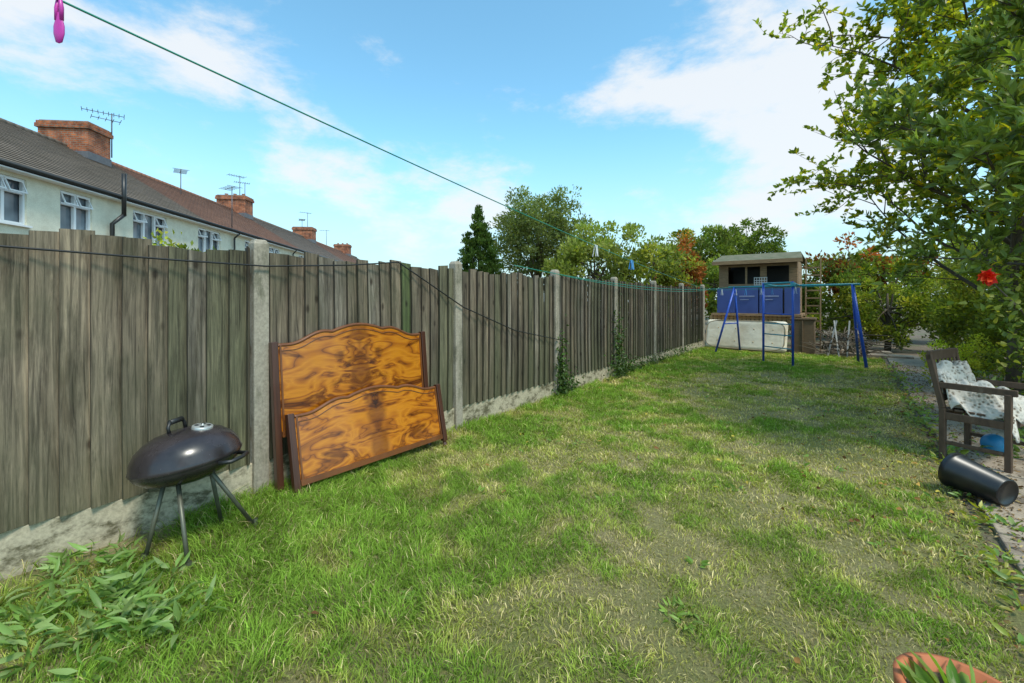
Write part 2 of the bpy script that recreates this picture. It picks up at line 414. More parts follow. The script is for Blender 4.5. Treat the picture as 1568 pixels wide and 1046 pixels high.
# path (slabs)
pth=MB(); y=0.3
R_=random.Random(3)
while y<13.4:
    L=1.15+R_.uniform(-.1,.1)
    z=R_.uniform(-.006,.004)
    pth.box((.99,y+L/2,.002+z),(.62+R_.uniform(-.03,.03),L-.018,.05),Matrix.Rotation(R_.uniform(-.02,.02),3,'Z'))
    y+=L
pth.box((.5,13.55,.03),(1.3,.45,.08)); pth.box((.2,14.05,.05),(1.2,.35,.09),Matrix.Rotation(.1,3,'Z'))
pth.obj('garden_path',[M_path],bevel=.008)

# ------------------------------------------------------------------ fence
FX=-3.26; S=1.93; Y0=1.38
def fence():
    e=empty('wooden_fence')
    R=random.Random(5)
    for n in range(-2,6):
        ya=Y0+S*n+.06; yb=Y0+S*(n+1)-.06
        b=MB(); y=ya
        pz=R.uniform(-.015,.015); base=R.choice([.9,1,1.08,1.0])
        warp=R.uniform(-.02,.02)
        k=0
        while y<yb-.01:
            wdt=.112+R.uniform(-.018,.018)
            w2=min(wdt+.02,yb-y)
            top=1.665+pz+R.uniform(-.02,.018)+ (.014*math.sin(k*.9))
            g=R.uniform(.62,1.22)*base
            c=(.225*g,.185*g,.138*g)
            q=R.random()
            if q<.28: c=(.17*g,.162*g,.105*g)
            elif q<.45: c=(.25*g,.222*g,.185*g)
            if n==0 and 2.46<y<2.6: c=(.08,.11,.04)
            x1=FX+.060+R.uniform(-.004,.005); x0=FX+.030
            ln=R.uniform(-.005,.005)
            zb=.235
            vs=[]
            zs=[zb,zb+.5,zb+1.0,top]
            for zi,z in enumerate(zs):
                o=ln*zi*.5+warp*math.sin(math.pi*(y-ya)/(yb-ya))*math.sin(math.pi*zi/3)
                vs+= [(x1+o,y,z),(x0+o,y+w2,z),(x0+o-.006,y+w2,z),(x1+o-.024,y,z)]
            vs[-3]=(vs[-3][0],vs[-3][1],top+R.uniform(-.018,.014)); vs[-2]=(vs[-2][0],vs[-2][1],vs[-3][2])
            b.add(vs[:4],[(3,2,1,0)],0,c)
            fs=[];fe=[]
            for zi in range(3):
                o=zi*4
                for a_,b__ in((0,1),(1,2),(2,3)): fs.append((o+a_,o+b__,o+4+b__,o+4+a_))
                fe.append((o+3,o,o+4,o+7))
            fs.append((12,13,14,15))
            b.add(vs,fs,0,c); b.add(vs,fe,0,tuple(v*.34 for v in c)); y+=wdt; k+=1  # edge faces coloured darker to paint the shadow lines between boards
        for z in(.45,1.0,1.5): b.box((FX-.005,(ya+yb)/2,z),(.03,yb-ya,.07),None,0,(.17,.15,.11))
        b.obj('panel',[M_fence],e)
        g=MB(); g.box((FX+.012,(Y0+S*n+Y0+S*(n+1))/2,.085),(.05,S-.09,.30)); 
        g.obj('gravel_board',[M_gravel],e,bevel=.006)
    p=MB()
    for n in range(-2,7):
        y=Y0+S*n; h=1.76+R.uniform(-.02,.02)
        tl=R.uniform(-.006,.006)
        vs=[];w_=.050
        for z,k in((-.1,1),(h-.03,1),(h,.72)):
            for sx,sy in((-1,-1),(1,-1),(1,1),(-1,1)): vs.append((FX+.018+sx*w_*k,y+sy*w_*k+tl*z,z))
        fs=[]
        for o in(0,4):
            for a_ in range(4): fs.append((o+a_,o+(a_+1)%4,o+4+(a_+1)%4,o+4+a_))
        fs.append((8,9,10,11)); p.add(vs,fs)
    p.obj('concrete_posts',[M_post],e,bevel=.008)
fence()

def patch_leaves(name,pts,n,sx,L,pal,flat=True):
    P=[];D=[]
    for (x,y,z,sy,sz,k) in pts:
        q=rng.normal(size=(int(n*k),3))*np.array([sx,sy,sz])+np.array([x,y,z]); q[:,0]=np.maximum(q[:,0],FX+.07) if flat else q[:,0]
        q[:,2]=np.maximum(q[:,2],.02); P.append(q)
    P=np.concatenate(P); D=rng.normal(size=P.shape)*.7+np.array([.6,0,-.2])
    C=pick(pal,len(P),.35)
    leaves(name,P,D,L*rng.uniform(.6,1.2,len(P)),L*.8*rng.uniform(.6,1.1,len(P)),C,M_leaf)
patch_leaves('ivy',[(FX+.09,5.3,.35,.06,.25,1),(FX+.09,5.45,.12,.14,.1,.8),(FX+.09,7.2,.42,.1,.3,1.2),(FX+.1,7.3,.15,.25,.1,1),
    (FX+.1,7.9,.1,.3,.07,.7),(FX+.1,8.9,.12,.5,.08,.6),(FX+.1,10.5,.12,.8,.08,.6)],330,.03,.05,G_DARK+[(.08,.15,.035)])

# ------------------------------------------------------------------ kettle barbecue
def bbq():
    e=empty('kettle_barbecue')
    C=Vector((-2.90,.865,.47)); ax=Vector((-.796*.17,-.605*.17,1)).normalized()
    R=ax.to_track_quat('Z','Y').to_matrix()
    m,nt,b=new_mat('black_enamel'); n=noise(nt,6,5,.6); r=ramp(nt,[(.35,(.020,.016,.017)),(.7,(.045,.036,.038))],n.outputs[0]); nt.links.new(r.outputs[0],b.inputs['Base Color'])
    rr=ramp(nt,[(.35,(.16,.16,.16)),(.7,(.34,.34,.34))],n.outputs[0]); nt.links.new(rr.outputs[0],b.inputs['Roughness'])
    vent=simple('dull_aluminium',(.6,.6,.57),(.4,.4,.38),.4,20,metal=.6); leg=simple('leg_metal',(.15,.15,.11),(.09,.09,.065),.45,12,metal=.4)
    dark=simple('vent_hole',(.01,.01,.01),rough=.9); plast=simple('black_plastic',(.02,.02,.02),rough=.45)
    rb=.250; LP=[(rb+.004,.012),(rb-.002,.045),(rb-.028,.090),(rb-.072,.128),(.13,.150),(.07,.163),(.0001,.168)]
    l=MB(); l.lathe([(rb+.006,-.012),(rb+.010,.0)]+LP,C,R,56); l.obj('lid',[m],e)
    bw=MB(); bw.lathe([(rb,.0),(rb+.004,-.01),(rb-.008,-.04),(rb-.05,-.078),(rb-.12,-.105),(.06,-.116),(.0001,-.118)],C,R,56)
    bw.lathe([(rb,-.002),(.0001,-.004)],C,R,56); bw.obj('bowl',[m],e)
    h=MB()
    cr=Vector((.796,.605,0)); cf=Vector((-.605,.796,0))
    cr=(cr-ax*cr.dot(ax)).normalized(); cf=(cf-ax*cf.dot(ax)).normalized()
    def L(a,b,z): return C+cr*a+cf*b+ax*z
    def surf(a,b):
        r_=math.hypot(a,b); prof=[(0,.168),(.07,.163),(.13,.150),(rb-.072,.128),(rb-.028,.090),(rb,.03)]
        for (r0,z0),(r1,z1) in zip(prof,prof[1:]):
            if r_<=r1: return z0+(z1-z0)*(r_-r0)/(r1-r0)
        return .03
    a0=-.03; pts=[L(a0,-.06,surf(a0,-.06)),L(a0,-.06,surf(a0,-.06)+.03),L(a0,-.045,surf(a0,0)+.05),L(a0,.045,surf(a0,0)+.05),L(a0,.06,surf(a0,.06)+.03),L(a0,.06,surf(a0,.06))]
    h.tube(pts,.009,8); h.tube([L(a0,-.045,surf(a0,0)+.05),L(a0,.045,surf(a0,0)+.05)],.014,10); 
    h.tube([L(.235,-.10,-.03),L(.295,-.09,-.035),L(.31,-.02,-.035),L(.295,.05,-.035),L(.235,.07,-.03)],.011,8)
    h.obj('handles',[plast],e)
    v=MB(); va,vb=.11,.0; vn=(ax+ (cr*.30)).normalized(); RV=vn.to_track_quat('Z','Y').to_matrix(); vc=L(va,vb,surf(va,vb)+.006)
    v.lathe([(.050,-.012),(.050,.003),(.046,.006),(.0001,.007)],vc,RV,28,0)
    for k in range(4):
        a_=k*math.pi/2+.5; v.lathe([(.011,.0075),(.0001,.0082)],vc+RV@Vector((.028*math.cos(a_),.028*math.sin(a_),.001)),RV,14,1)
    v.lathe([(.007,.007),(.006,.015),(.0001,.016)],vc,RV,12,0)
    v.obj('vent',[vent,dark],e)
    g=MB(); feet=[(-2.86,.665),(-2.60,.78),(-2.962,1.056),(-2.80,1.173)]
    tops=[(-.055,-.12),(.03,-.13),(.07,.06),(.13,-.02)]
    for (fx,fy),(a_,b2) in zip(feet,tops):
        g.tube([L(a_,b2,-.09),Vector((fx,fy,.0))],[.0115,.0105],10)
        g.lathe([(.013,0),(.015,.02),(.012,.05)],(fx,fy,0),None,10)
    g.obj('legs',[leg],e)
bbq()

# ------------------------------------------------------------------ bed head and foot boards
def veneer():
    m,nt,b=new_mat('bookmatched_veneer')
    tc=N(nt,'ShaderNodeTexCoord'); sp=N(nt,'ShaderNodeSeparateXYZ'); nt.links.new(tc.outputs['Object'],sp.inputs[0])
    ab=N(nt,'ShaderNodeMath',operation='ABSOLUTE'); nt.links.new(sp.outputs[0],ab.inputs[0])
    cb=N(nt,'ShaderNodeCombineXYZ'); nt.links.new(ab.outputs[0],cb.inputs[0]); nt.links.new(sp.outputs[2],cb.inputs[2]); oi=N(nt,'ShaderNodeObjectInfo')
    nt.links.new(oi.outputs['Random'],cb.inputs[1])
    mp=N(nt,'ShaderNodeMapping'); mp.inputs['Scale'].default_value=(2.1,8,6.0); nt.links.new(cb.outputs[0],mp.inputs[0])
    n1=N(nt,'ShaderNodeTexNoise'); n1.inputs['Scale'].default_value=1.15; n1.inputs['Detail'].default_value=2.2; n1.inputs['Distortion'].default_value=1.4; nt.links.new(mp.outputs[0],n1.inputs['Vector'])
    mul=N(nt,'ShaderNodeMath',operation='MULTIPLY'); mul.inputs[1].default_value=9; nt.links.new(n1.outputs[0],mul.inputs[0])
    fr=N(nt,'ShaderNodeMath',operation='PINGPONG'); fr.inputs[1].default_value=1; nt.links.new(mul.outputs[0],fr.inputs[0])
    r=ramp(nt,[(.0,(.16,.042,.005)),(.14,(.33,.092,.006)),(.45,(.44,.135,.007)),(1,(.56,.20,.011))],fr.outputs[0])
    n2=N(nt,'ShaderNodeTexNoise'); n2.inputs['Scale'].default_value=1.2; n2.inputs['Detail'].default_value=4; n2.inputs['Distortion'].default_value=1.3; nt.links.new(mp.outputs[0],n2.inputs['Vector'])
    r2=ramp(nt,[(.36,(.24,.15,.09)),(.47,(1,1,1))],n2.outputs[0])
    c=mixc(nt,r.outputs[0],r2.outputs[0],.88,'MULTIPLY')
    g=noise(nt,1,6,.7,map_scale=(8,8,160)); rg=ramp(nt,[(.3,(.72,.69,.67)),(.6,(1.05,1.05,1.05))],g.outputs[0])
    c=mixc(nt,c,rg.outputs[0],.5,'MULTIPLY')
    ml=N(nt,'ShaderNodeMath',operation='MULTIPLY_ADD'); nt.links.new(n1.outputs[0],ml.inputs[0]); ml.inputs[1].default_value=.32; ml.inputs[2].default_value=-.11
    lt=N(nt,'ShaderNodeMath',operation='SUBTRACT'); nt.links.new(ab.outputs[0],lt.inputs[0]); nt.links.new(ml.outputs[0],lt.inputs[1])
    rc=ramp(nt,[(.0,(.3,.2,.14)),(.04,(1,1,1))],lt.outputs[0]); c=mixc(nt,c,rc.outputs[0],.7,'MULTIPLY')
    nt.links.new(c,b.inputs['Base Color']); b.inputs['Roughness'].default_value=.26; b.inputs['Coat Weight'].default_value=.6; b.inputs['Coat Roughness'].default_value=.07
    return m
M_ven=veneer(); M_mah=simple('dark_mahogany',(.085,.028,.015),(.045,.015,.009),.3,3,map_scale=(20,20,1),coat=.3)
M_edge=simple('mahogany_trim',(.20,.065,.017),(.12,.04,.012),.35,5,coat=.3)
def board(name,y0,y1,xb,xt,zend,peak,zlow,leg_h):
    L=y1-y0; e=bpy.data.objects.new(name,None); e.empty_display_size=.2; link(e)
    tilt=math.atan2(xb-xt,zend)
    e.matrix_world=Matrix.Translation((xb,(y0+y1)/2,0))@Matrix.Rotation(math.radians(90),4,'Z')@Matrix.Rotation(-tilt,4,'X')
    K=120
    def top(u):
        a=abs(u)
        if a<.30: k=.72+.28*math.cos(a/.30*math.pi/2)
        elif a<.37: k=.72-.10*math.sin((a-.30)/.07*math.pi/2)
        elif a<.46: k=.62+.05*math.sin((a-.37)/.09*math.pi/2)
        elif a<.88: k=.67*(.5+.5*math.cos((a-.46)/.42*math.pi))
        else: k=0
        return zend+peak*k
    hw=L/2-.05
    b=MB(); vs=[];thk=.018
    for i in range(K+1):
        u=-1+2*i/K; z=top(u); x=u*hw
        vs+= [(x,-thk/2,zlow),(x,-thk/2,z),(x,thk/2,z),(x,thk/2,zlow)]
    fs=[]
    for i in range(K):
        o=i*4
        for a_,b_ in((0,1),(1,2),(2,3),(3,0)): fs.append((o+a_,o+4+a_,o+4+b_,o+b_))
    fs+=[(0,1,2,3),(K*4+3,K*4+2,K*4+1,K*4)]
    b.add(vs,fs); b.obj('veneer_panel',[M_ven],e)
    t=MB(); t.tube([(-hw+2*hw*i/K,0,top(-1+2*i/K)) for i in range(K+1)],.014,8); t.box((0,-.002,zlow),(2*hw,.03,.04))
    t.obj('curved_capping',[M_edge],e)
    t=MB(); t.tube([(-(hw-.02)+2*(hw-.02)*i/K,-.010,top(-1+2*i/K)-.038) for i in range(K+1)],.0035,6); 
    for s in(-1,1): t.box((s*(hw-.012),-.012,(zend+zlow)/2),(.012,.012,zend-zlow))
    t.obj('bead_inlay',[M_edge],e)
    p=MB()
    for s in(-1,1):
        p.box((s*(L/2-.022),0,(zend+.02)/2+.03),(.045,.045,zend-.03))
        p.lathe([(.0001,.0),(.02,.0),(.026,.02),(.016,.045),(.024,.06)],(s*(L/2-.022),0,0),None,16)
    p.obj('posts',[M_mah],e,bevel=.004)
board('bed_headboard',1.42,2.80,-3.07,-3.165,1.03,.12,.42,1)
board('bed_footboard',1.48,2.89,-2.95,-3.06,.545,.10,.10,1)

# ------------------------------------------------------------------ terrace of houses
def house():
    e=empty('terraced_house',(-17.14,1.16,0),math.radians(132.93))
    render=concrete_mat('cream_render',(.80,.75,.59),(.74,.68,.52))
    m,nt,br=new_mat('brickwork'); tc=N(nt,'ShaderNodeTexCoord'); sp=N(nt,'ShaderNodeSeparateXYZ'); nt.links.new(tc.outputs['Object'],sp.inputs[0])
    ad=N(nt,'ShaderNodeMath',operation='ADD'); nt.links.new(sp.outputs[0],ad.inputs[0]); nt.links.new(sp.outputs[1],ad.inputs[1])
    cb=N(nt,'ShaderNodeCombineXYZ'); nt.links.new(ad.outputs[0],cb.inputs[0]); nt.links.new(sp.outputs[2],cb.inputs[1])
    bt=N(nt,'ShaderNodeTexBrick'); bt.inputs['Scale'].default_value=1; bt.inputs['Brick Width'].default_value=.22; bt.inputs['Row Height'].default_value=.075; bt.inputs['Mortar Size'].default_value=.011
    bt.inputs['Color1'].default_value=(.50,.13,.035,1); bt.inputs['Color2'].default_value=(.27,.065,.025,1); bt.inputs['Mortar'].default_value=(.25,.20,.15,1)
    nt.links.new(cb.outputs[0],bt.inputs['Vector']); n=noise(nt,2.5,6,.7); r=ramp(nt,[(.36,(.38,.36,.35)),(.6,(1.1,1.1,1.1))],n.outputs[0])
    nt.links.new(mixc(nt,bt.outputs[0],r.outputs[0],1,'MULTIPLY'),br.inputs['Base Color']); br.inputs['Roughness'].default_value=.9; M_br=m
    def tilem(name,c1,c2):
        m,nt,b=new_mat(name); n=noise(nt,1.2,7,.7); tc=N(nt,'ShaderNodeTexCoord')
        w=N(nt,'ShaderNodeTexWave',bands_direction='X'); w.inputs['Scale'].default_value=1.05; nt.links.new(tc.outputs['Object'],w.inputs['Vector'])
        r=ramp(nt,[(.35,c1),(.65,c2)],n.outputs[0]); r2=ramp(nt,[(0,(.62,.62,.62)),(.35,(1,1,1))],w.outputs['Fac'])
        a=N(nt,'ShaderNodeAttribute',attribute_name='col')
        c=mixc(nt,r.outputs[0],r2.outputs[0],1,'MULTIPLY'); c=mixc(nt,c,a.outputs['Color'],1,'MULTIPLY')
        nt.links.new(c,b.inputs['Base Color']); b.inputs['Roughness'].default_value=.85; bump(nt,b,w.outputs['Fac'],.5,.03); return m
    T=[tilem('roof_tile_grey',(.18,.135,.095),(.25,.19,.145)),tilem('roof_tile_red',(.25,.115,.07),(.33,.16,.10)),tilem('roof_tile_brown',(.19,.145,.115),(.24,.18,.14))]
    white=simple('upvc_white',(.8,.8,.8),(.75,.75,.76),.35,3); black=simple('gutter_black',(.02,.02,.02),rough=.4)
    m,nt,b=new_mat('window_glass'); n=noise(nt,1.1,2,.5); r=ramp(nt,[(.35,(.06,.07,.085)),(.6,(.28,.31,.34))],n.outputs[0]); nt.links.new(r.outputs[0],b.inputs['Base Color']); b.inputs['Roughness'].default_value=.06; glass=m
    x0,x1=-6,52; D=7.9; EZ=4.78; RZ=7.4; ry=3.95
    wins=[(-.55,.60),(1.58,2.67),(4.4,6.15),(8.2,9.95),(12.3,13.4),(15,16.6),(19.8,21.4),(23.5,24.6),(27,28.6),(31,32.6),(35,36.2),(39,40.6),(44,45.6)]
    zb,zt=3.34,4.56
    b=MB(); px=x0
    b.box(((x0+x1)/2,.11,zb/2),(x1-x0,.22,zb)); b.box(((x0+x1)/2,.11,(zt+EZ)/2),(x1-x0,.22,EZ-zt))
    for a_,c_ in wins+[(x1,x1)]:
        if a_-px>.01: b.box(((px+a_)/2,.11,(zb+zt)/2),(a_-px,.22,zt-zb))
        px=c_
    b.box(((x0+x1)/2,D-.1,EZ/2),(x1-x0,.2,EZ))
    for x in(x0+.1,x1-.1):
        b.box((x,D/2,EZ/2),(.2,D-.45,EZ)); 
        b.add([(x-.1,0,EZ),(x-.1,D,EZ),(x-.1,ry,RZ-.08),(x+.1,0,EZ),(x+.1,D,EZ),(x+.1,ry,RZ-.08)],[(0,1,2),(3,5,4),(0,2,5,3),(1,4,5,2)])
    b.obj('walls',[render],e)
    w=MB()
    for a_,c_ in wins:
        W=c_-a_; cx=(a_+c_)/2; f=.06; y=.09
        w.box((cx,.16,(zb+zt)/2),(W,.01,zt-zb),None,1)
        for z in(zb+f/2,zt-f/2): w.box((cx,y,z),(W,.08,f))
        k=2 if W<1.3 else 3
        for i in range(k+1):
            xx=a_+f/2+(W-f)*i/k; w.box((xx,y-.002,(zb+zt)/2),(f if i in(0,k) else .08,.084,zt-zb-2*f))
        for i in range(k):
            xa=a_+f+(W-f)*i/k; xb=a_+(W-f)*(i+1)/k
            if i%2==0 or k==2:
                w.box(((xa+xb)/2,y-.006,zt-.38),(xb-xa-.03,.09,.06))
                for s_ in(xa+.02,xb-.02): w.beam((s_,y-.05,zt-.08),(s_,y-.17,zt-.37),.03,.03)
                w.box(((xa+xb)/2,y-.17,zt-.37),(xb-xa,.035,.035)); w.box(((xa+xb)/2,y-.05,zt-.07),(xb-xa,.035,.035))
        w.box((cx,-.03,zb-.03),(W+.12,.12,.05))
    w.obj('windows',[white,glass],e)
    secs=[(x0-.2,8.6,0),(8.6,19.8,1),(19.8,32.6,2),(32.6,46,1),(46,x1+.2,0)]
    ey=-.28; nC=26; R=random.Random(2)
    for xa,xb,mi in secs:
        b=MB()
        for side in(0,1):
            for i in range(nC):
                t0=i/nC; t1=(i+1)/nC
                def pt(t):
                    y=ey+(ry-ey)*t
                    if side: y=2*ry-y
                    return y,EZ+(RZ-EZ)*t
                ya,za=pt(t0); yb,zb_=pt(t1)
                nx=max(1,int((xb-xa)/.65))
                for j in range(nx):
                    g=R.uniform(.84,1.16); u0=xa+(xb-xa)*j/nx;u1=xa+(xb-xa)*(j+1)/nx
                    b.add([(u0,ya,za+.035),(u1,ya,za+.035),(u1,yb,zb_+.004),(u0,yb,zb_+.004)],[(0,1,2,3) if not side else (3,2,1,0)],0,(g,g,g))
                b.add([(xa,ya,za-.0),(xb,ya,za-.0),(xb,ya,za+.035),(xa,ya,za+.035)],[(0,1,2,3)],0,(.3,.3,.3))
        b.tube([(xa,ry,RZ+.0),(xb,ry,RZ+.0)],.11,8)
        b.obj('roof_tiles',[T[mi]],e)
    g=MB(); g.tube([(x0-.2,ey-.04,EZ+.0),(x1+.2,ey-.04,EZ+.0)],.06,8); g.box(((x0+x1)/2,ey+.03,EZ-.04),(x1-x0+.4,.03,.14))
    for x in(11,18.5,25.5,34): 
        g.tube([(x,-.12,0),(x,-.12,4.35),(x-.0,-.12,4.45)],.045,8)
        g.tube([(x,-.12,4.45),(x+.15,ey-.04,EZ-.05)],.04,8)
    g.tube([(3.45,-.38,4.15),(3.45,-.38,5.55)],.065,10); g.tube([(3.45,-.38,4.18),(3.3,-.13,3.85),(3.3,-.13,0)],.065,10)
    g.tube([(-.75,-.12,0),(-.75,-.12,4.35),(-.75,-.3,4.65)],.05,8)
    g.obj('gutters_and_pipes',[black],e)
    so_=MB(); so_.box(((x0+x1)/2,-.09,EZ-.10),(x1-x0,.38,.03)); so_.obj('soffit',[white],e)
    c=MB(); pot=MB(); lead=MB()
    for k,x in enumerate((7.05,19.4,32.3,45.5)):
        W=1.1; yy=4.0; dd=1.8
        c.box((x,yy,7.5),(W,dd,1.5)); c.box((x,yy,8.17),(W+.14,dd+.14,.15)); c.box((x,yy,8.30),(W+.08,dd+.08,.11))
        pot.box((x,yy,8.37),(W-.05,dd-.05,.06),None,1)
        for q in(-.55,0,.55):
            if k%2: pot.lathe([(.13,8.38),(.11,8.40),(.10,8.55),(.12,8.58),(.0001,8.58)],(x,yy+q,0),None,14)
        lead.box((x,yy,7.06),(W+.05,dd+.05,.30))
    c.obj('chimneys',[M_br],e); pot.obj('chimney_tops',[simple('terracotta_pot_old',(.35,.14,.08)),simple('flaunching',(.3,.28,.25))],e)
    lead.obj('lead_flashing',[simple('lead',(.14,.14,.15),(.09,.09,.1),.6)],e)
    a=MB()
    def aerial(x,y,z0,z1,L,elem,ang):
        a.tube([(x,y,z0),(x,y,z1)],.024,6); dx,dy=math.cos(ang),math.sin(ang)
        a.tube([(x-dx*L*.3,y-dy*L*.3,z1-.05),(x+dx*L*.7,y+dy*L*.7,z1-.05)],.015,5)
        for i in range(elem):
            t=-.3+i/(elem-1); q=.28 if i else .35; cx=x+dx*L*t;cy=y+dy*L*t
            a.tube([(cx-dy*q,cy+dx*q,z1-.05),(cx+dy*q,cy-dx*q,z1-.05)],.011,4)
    aerial(7.6,3.05,7.3,9.15,1.3,9,2.2); aerial(7.6,3.05,7.3,8.9,.9,5,2.3)
    aerial(12,3.0,6.5,8.1,.9,7,.6); aerial(10.4,-.3,4.9,6.9,1.0,6,.9); aerial(19.0,3.5,8.2,9.7,1,8,2.4); aerial(19.9,3.6,8.2,9.5,.9,8,2.1); aerial(32,3.6,8.2,9.8,1,7,2.2); aerial(32.8,4.4,8.2,9.3,1,7,.4); aerial(39,4,7.4,9.2,1,6,1.7)
    a.obj('tv_aerials',[simple('aluminium_tube',(.18,.18,.19),(.11,.11,.12),.5,metal=.4)],e)
    return e
house()

# ------------------------------------------------------------------ washing line
M_line=simple('green_plastic_cord',(.02,.26,.18),(.015,.22,.15),.4); M_blk=simple('black_cable',(.012,.012,.012),rough=.5)
M_pegw=simple('peg_white',(.7,.72,.72)); M_pegb=simple('peg_blue',(.08,.32,.7)); M_pink=simple('peg_pink',(.62,.04,.38),(.5,.03,.3),.35)
def catenary(p0,p1,sag,n=24):
    p0=Vector(p0);p1=Vector(p1); return [p0.lerp(p1,i/n)-Vector((0,0,4*sag*(i/n)*(1-i/n))) for i in range(n+1)]
wl=empty('washing_line')
A=Vector((-2.30,.265,2.42)); B_=Vector((-3.02,12.75,1.62))
A0=A+(A-B_)*.22+Vector((0,0,.12))
L1=catenary(A0,B_,.13,40)
b=MB(); b.tube(L1,.0042,6)
b.tube(catenary((-3.2,4.25,1.76),(-2.35,12.31,1.68),.16),.005,6)
b.tube(catenary((-3.02,12.75,1.62),(-.1,11.2,1.66),.03),.005,6)
b.tube(catenary((-3.2,5.2,1.70),(-3.02,12.75,1.62),.12),.005,6)
b.obj('cord',[M_line],wl)
def peg(p,mat,h=.075,splay=.012,w=.012):
    q=MB(); p=Vector(p)
    for s in(-1,1):
        q.beam(p+Vector((s*.003,0,.015)),p+Vector((s*splay,s*.004,-h)),w,.007)
    q.obj('peg',[mat],wl,bevel=.002)
def on_line(px_y):
    for a_,b2 in zip(L1,L1[1:]):
        if a_.y<=px_y<=b2.y:
            t=(px_y-a_.y)/(b2.y-a_.y); return a_.lerp(b2,t)
    return L1[0]
peg(on_line(5.15),M_pegw,.14,.035,.02); peg(on_line(5.2),M_pegw,.13,.012,.02); peg(on_line(6.5),M_pegb,.13,.03,.028); peg(on_line(6.57),M_pegb,.13,.02,.028)
sw1=catenary((-3.02,12.75,1.62),(-.1,11.2,1.66),.03)
for k,mt in((3,M_pegw),(6,M_pegw),(8,M_pegb),(11,M_pegw),(13,M_pegb),(17,M_pegw)): peg(sw1[k],mt,.14,.02,.035)
pp=on_line(.29); q=MB()
RR=Matrix.Rotation(math.radians(37),3,'Z')
for s in(-1,1):
    q.tube([pp+Vector((s*.006,0,.02)),pp+Vector((s*.010,s*.005,-.03)),pp+Vector((s*.008,s*.006,-.075))],[.005,.007,.006],8)
prof=[(.0001,-.075),(.012,-.07),(.02,-.04),(.02,-.012),(.012,.02),(.006,.04)]
q.lathe(prof,pp+Vector((.0,0,-.085)),RR@Matrix.Diagonal((1,.35,1)),16); q.obj('pink_clip',[M_pink],wl)
b=MB(); b.tube([(A0.x,A0.y,0),(A0.x,A0.y,A0.z+.05)],.03,10); b.obj('line_post',[M_post],wl)
cb=MB(); P_=[(-3.17,-2.5,1.66),(-3.17,.21,1.594),(-3.17,.9,1.578),(-3.17,1.4,1.573),(-3.17,2.03,1.62),(-3.17,2.51,1.677),(-3.17,2.75,1.56),(-3.17,3.34,1.27),(-3.17,4.23,.98),(-3.17,5.24,.80)]
cb.tube(P_,.006,6); cb.obj('black_cable',[M_blk])

# ------------------------------------------------------------------ swing frame
M_blue=simple('blue_painted_steel',(.02,.09,.50),(.015,.065,.38),.35,9); M_teal=simple('teal_painted_steel',(.03,.27,.32),(.02,.2,.26),.4,9)
sw=empty('garden_swing_frame')
b=MB(); Lp=Vector((-2.31,12.31,1.67)); Rp=Vector((.045,11.21,1.66)); Mp=Lp.lerp(Rp,.52)
def leg(p0,p1,r=.024): b.tube([p0,p1],r,10)
leg(Lp,(-2.70,12.02,0)); leg(Lp,(-2.30,12.95,0))
leg(Rp,(.265,11.10,0),.030); leg(Rp,(.15,12.1,0))
leg((-.91,10.55,0),(-.91,10.55,1.72),.023); leg((-1.487,10.95,0),(-1.487,10.95,1.72),.023)
for z in(1.05,): b.tube([(-.91,10.55,z),(-1.487,10.95,z)],.014,8)
b.tube([Lp.lerp(Vector((-2.70,12.02,0)),.55),Lp.lerp(Vector((-2.30,12.95,0)),.55)],.015,8)
b.tube([Rp.lerp(Vector((.265,11.10,0)),.55),Rp.lerp(Vector((.15,12.1,0)),.55)],.015,8)
b.obj('blue_legs',[M_blue],sw)
t=MB(); t.tube([Lp+Vector((-.15,.07,0)),Rp+Vector((.12,-.055,0))],.024,10)
t.tube([(-.91,10.55,1.69),Mp+Vector((.2,-.1,0))],.02,8); t.tube([(-1.487,10.95,1.69),Mp+Vector((-.25,.12,0))],.02,8); t.tube([(-.91,10.55,1.70),(-1.487,10.95,1.70)],.02,8)
for z in(.35,.62,.85): t.tube([(-.91,10.55,z),(-1.487,10.95,z)],.012,8)
t.lathe([(.045,-.04),(.045,.04),(.0001,.045)],(-.91,10.55,1.66),None,12)
t.obj('teal_bars',[M_teal],sw)

# ------------------------------------------------------------------ playhouse
M_old=simple('old_brown_timber',(.33,.205,.105),(.17,.11,.06),.9,3,.3,map_scale=(2,2,12)); M_lt=simple('pale_timber',(.55,.36,.17),(.38,.23,.11),.8,3,.2,map_scale=(10,10,1))
M_felt=simple('roof_felt',(.17,.15,.10),(.09,.10,.05),.95,5,.4); M_bluep=simple('blue_plastic',(.05,.085,.28),(.035,.06,.21),.4,2); M_dk=simple('dark_interior',(.02,.018,.015))
ph=empty('playhouse')
b=MB(); xa,xb=-3.0,-1.1; yf=13.85; yb=15.2
for x in(xa+.05,(xa+xb)/2,xb-.05):
    for y in(yf+.03,yb): b.box((x,y,.47),(.09,.09,.94))
b.box(((xa+xb)/2,(yf+yb)/2-.15,.95),(xb-xa+.25,yb-yf+.55,.06))
for x in(xa+.04,xb-.04):
    b.box((x,yf+.04,1.72),(.08,.08,1.5))
z=1.0
while z<2.4:
    if z<1.72 or z>2.30: b.box(((xa+xb)/2,yf,z+.05),(xb-xa,.018,.098),Matrix.Rotation(.08,3,'X'))
    else:
        b.box((xa+.12,yf,z+.05),(.24,.018,.098),Matrix.Rotation(.08,3,'X')); b.box((xb-.09,yf,z+.05),(.18,.018,.098),Matrix.Rotation(.08,3,'X')); b.box((-1.88,yf,z+.05),(.16,.018,.098),Matrix.Rotation(.08,3,'X'))
    b.box((xa,(yf+yb)/2,z+.05),(.018,yb-yf,.098)); b.box((xb,(yf+yb)/2,z+.05),(.018,yb-yf,.098)); b.box(((xa+xb)/2,yb,z+.05),(xb-xa,.018,.098))
    z+=.1
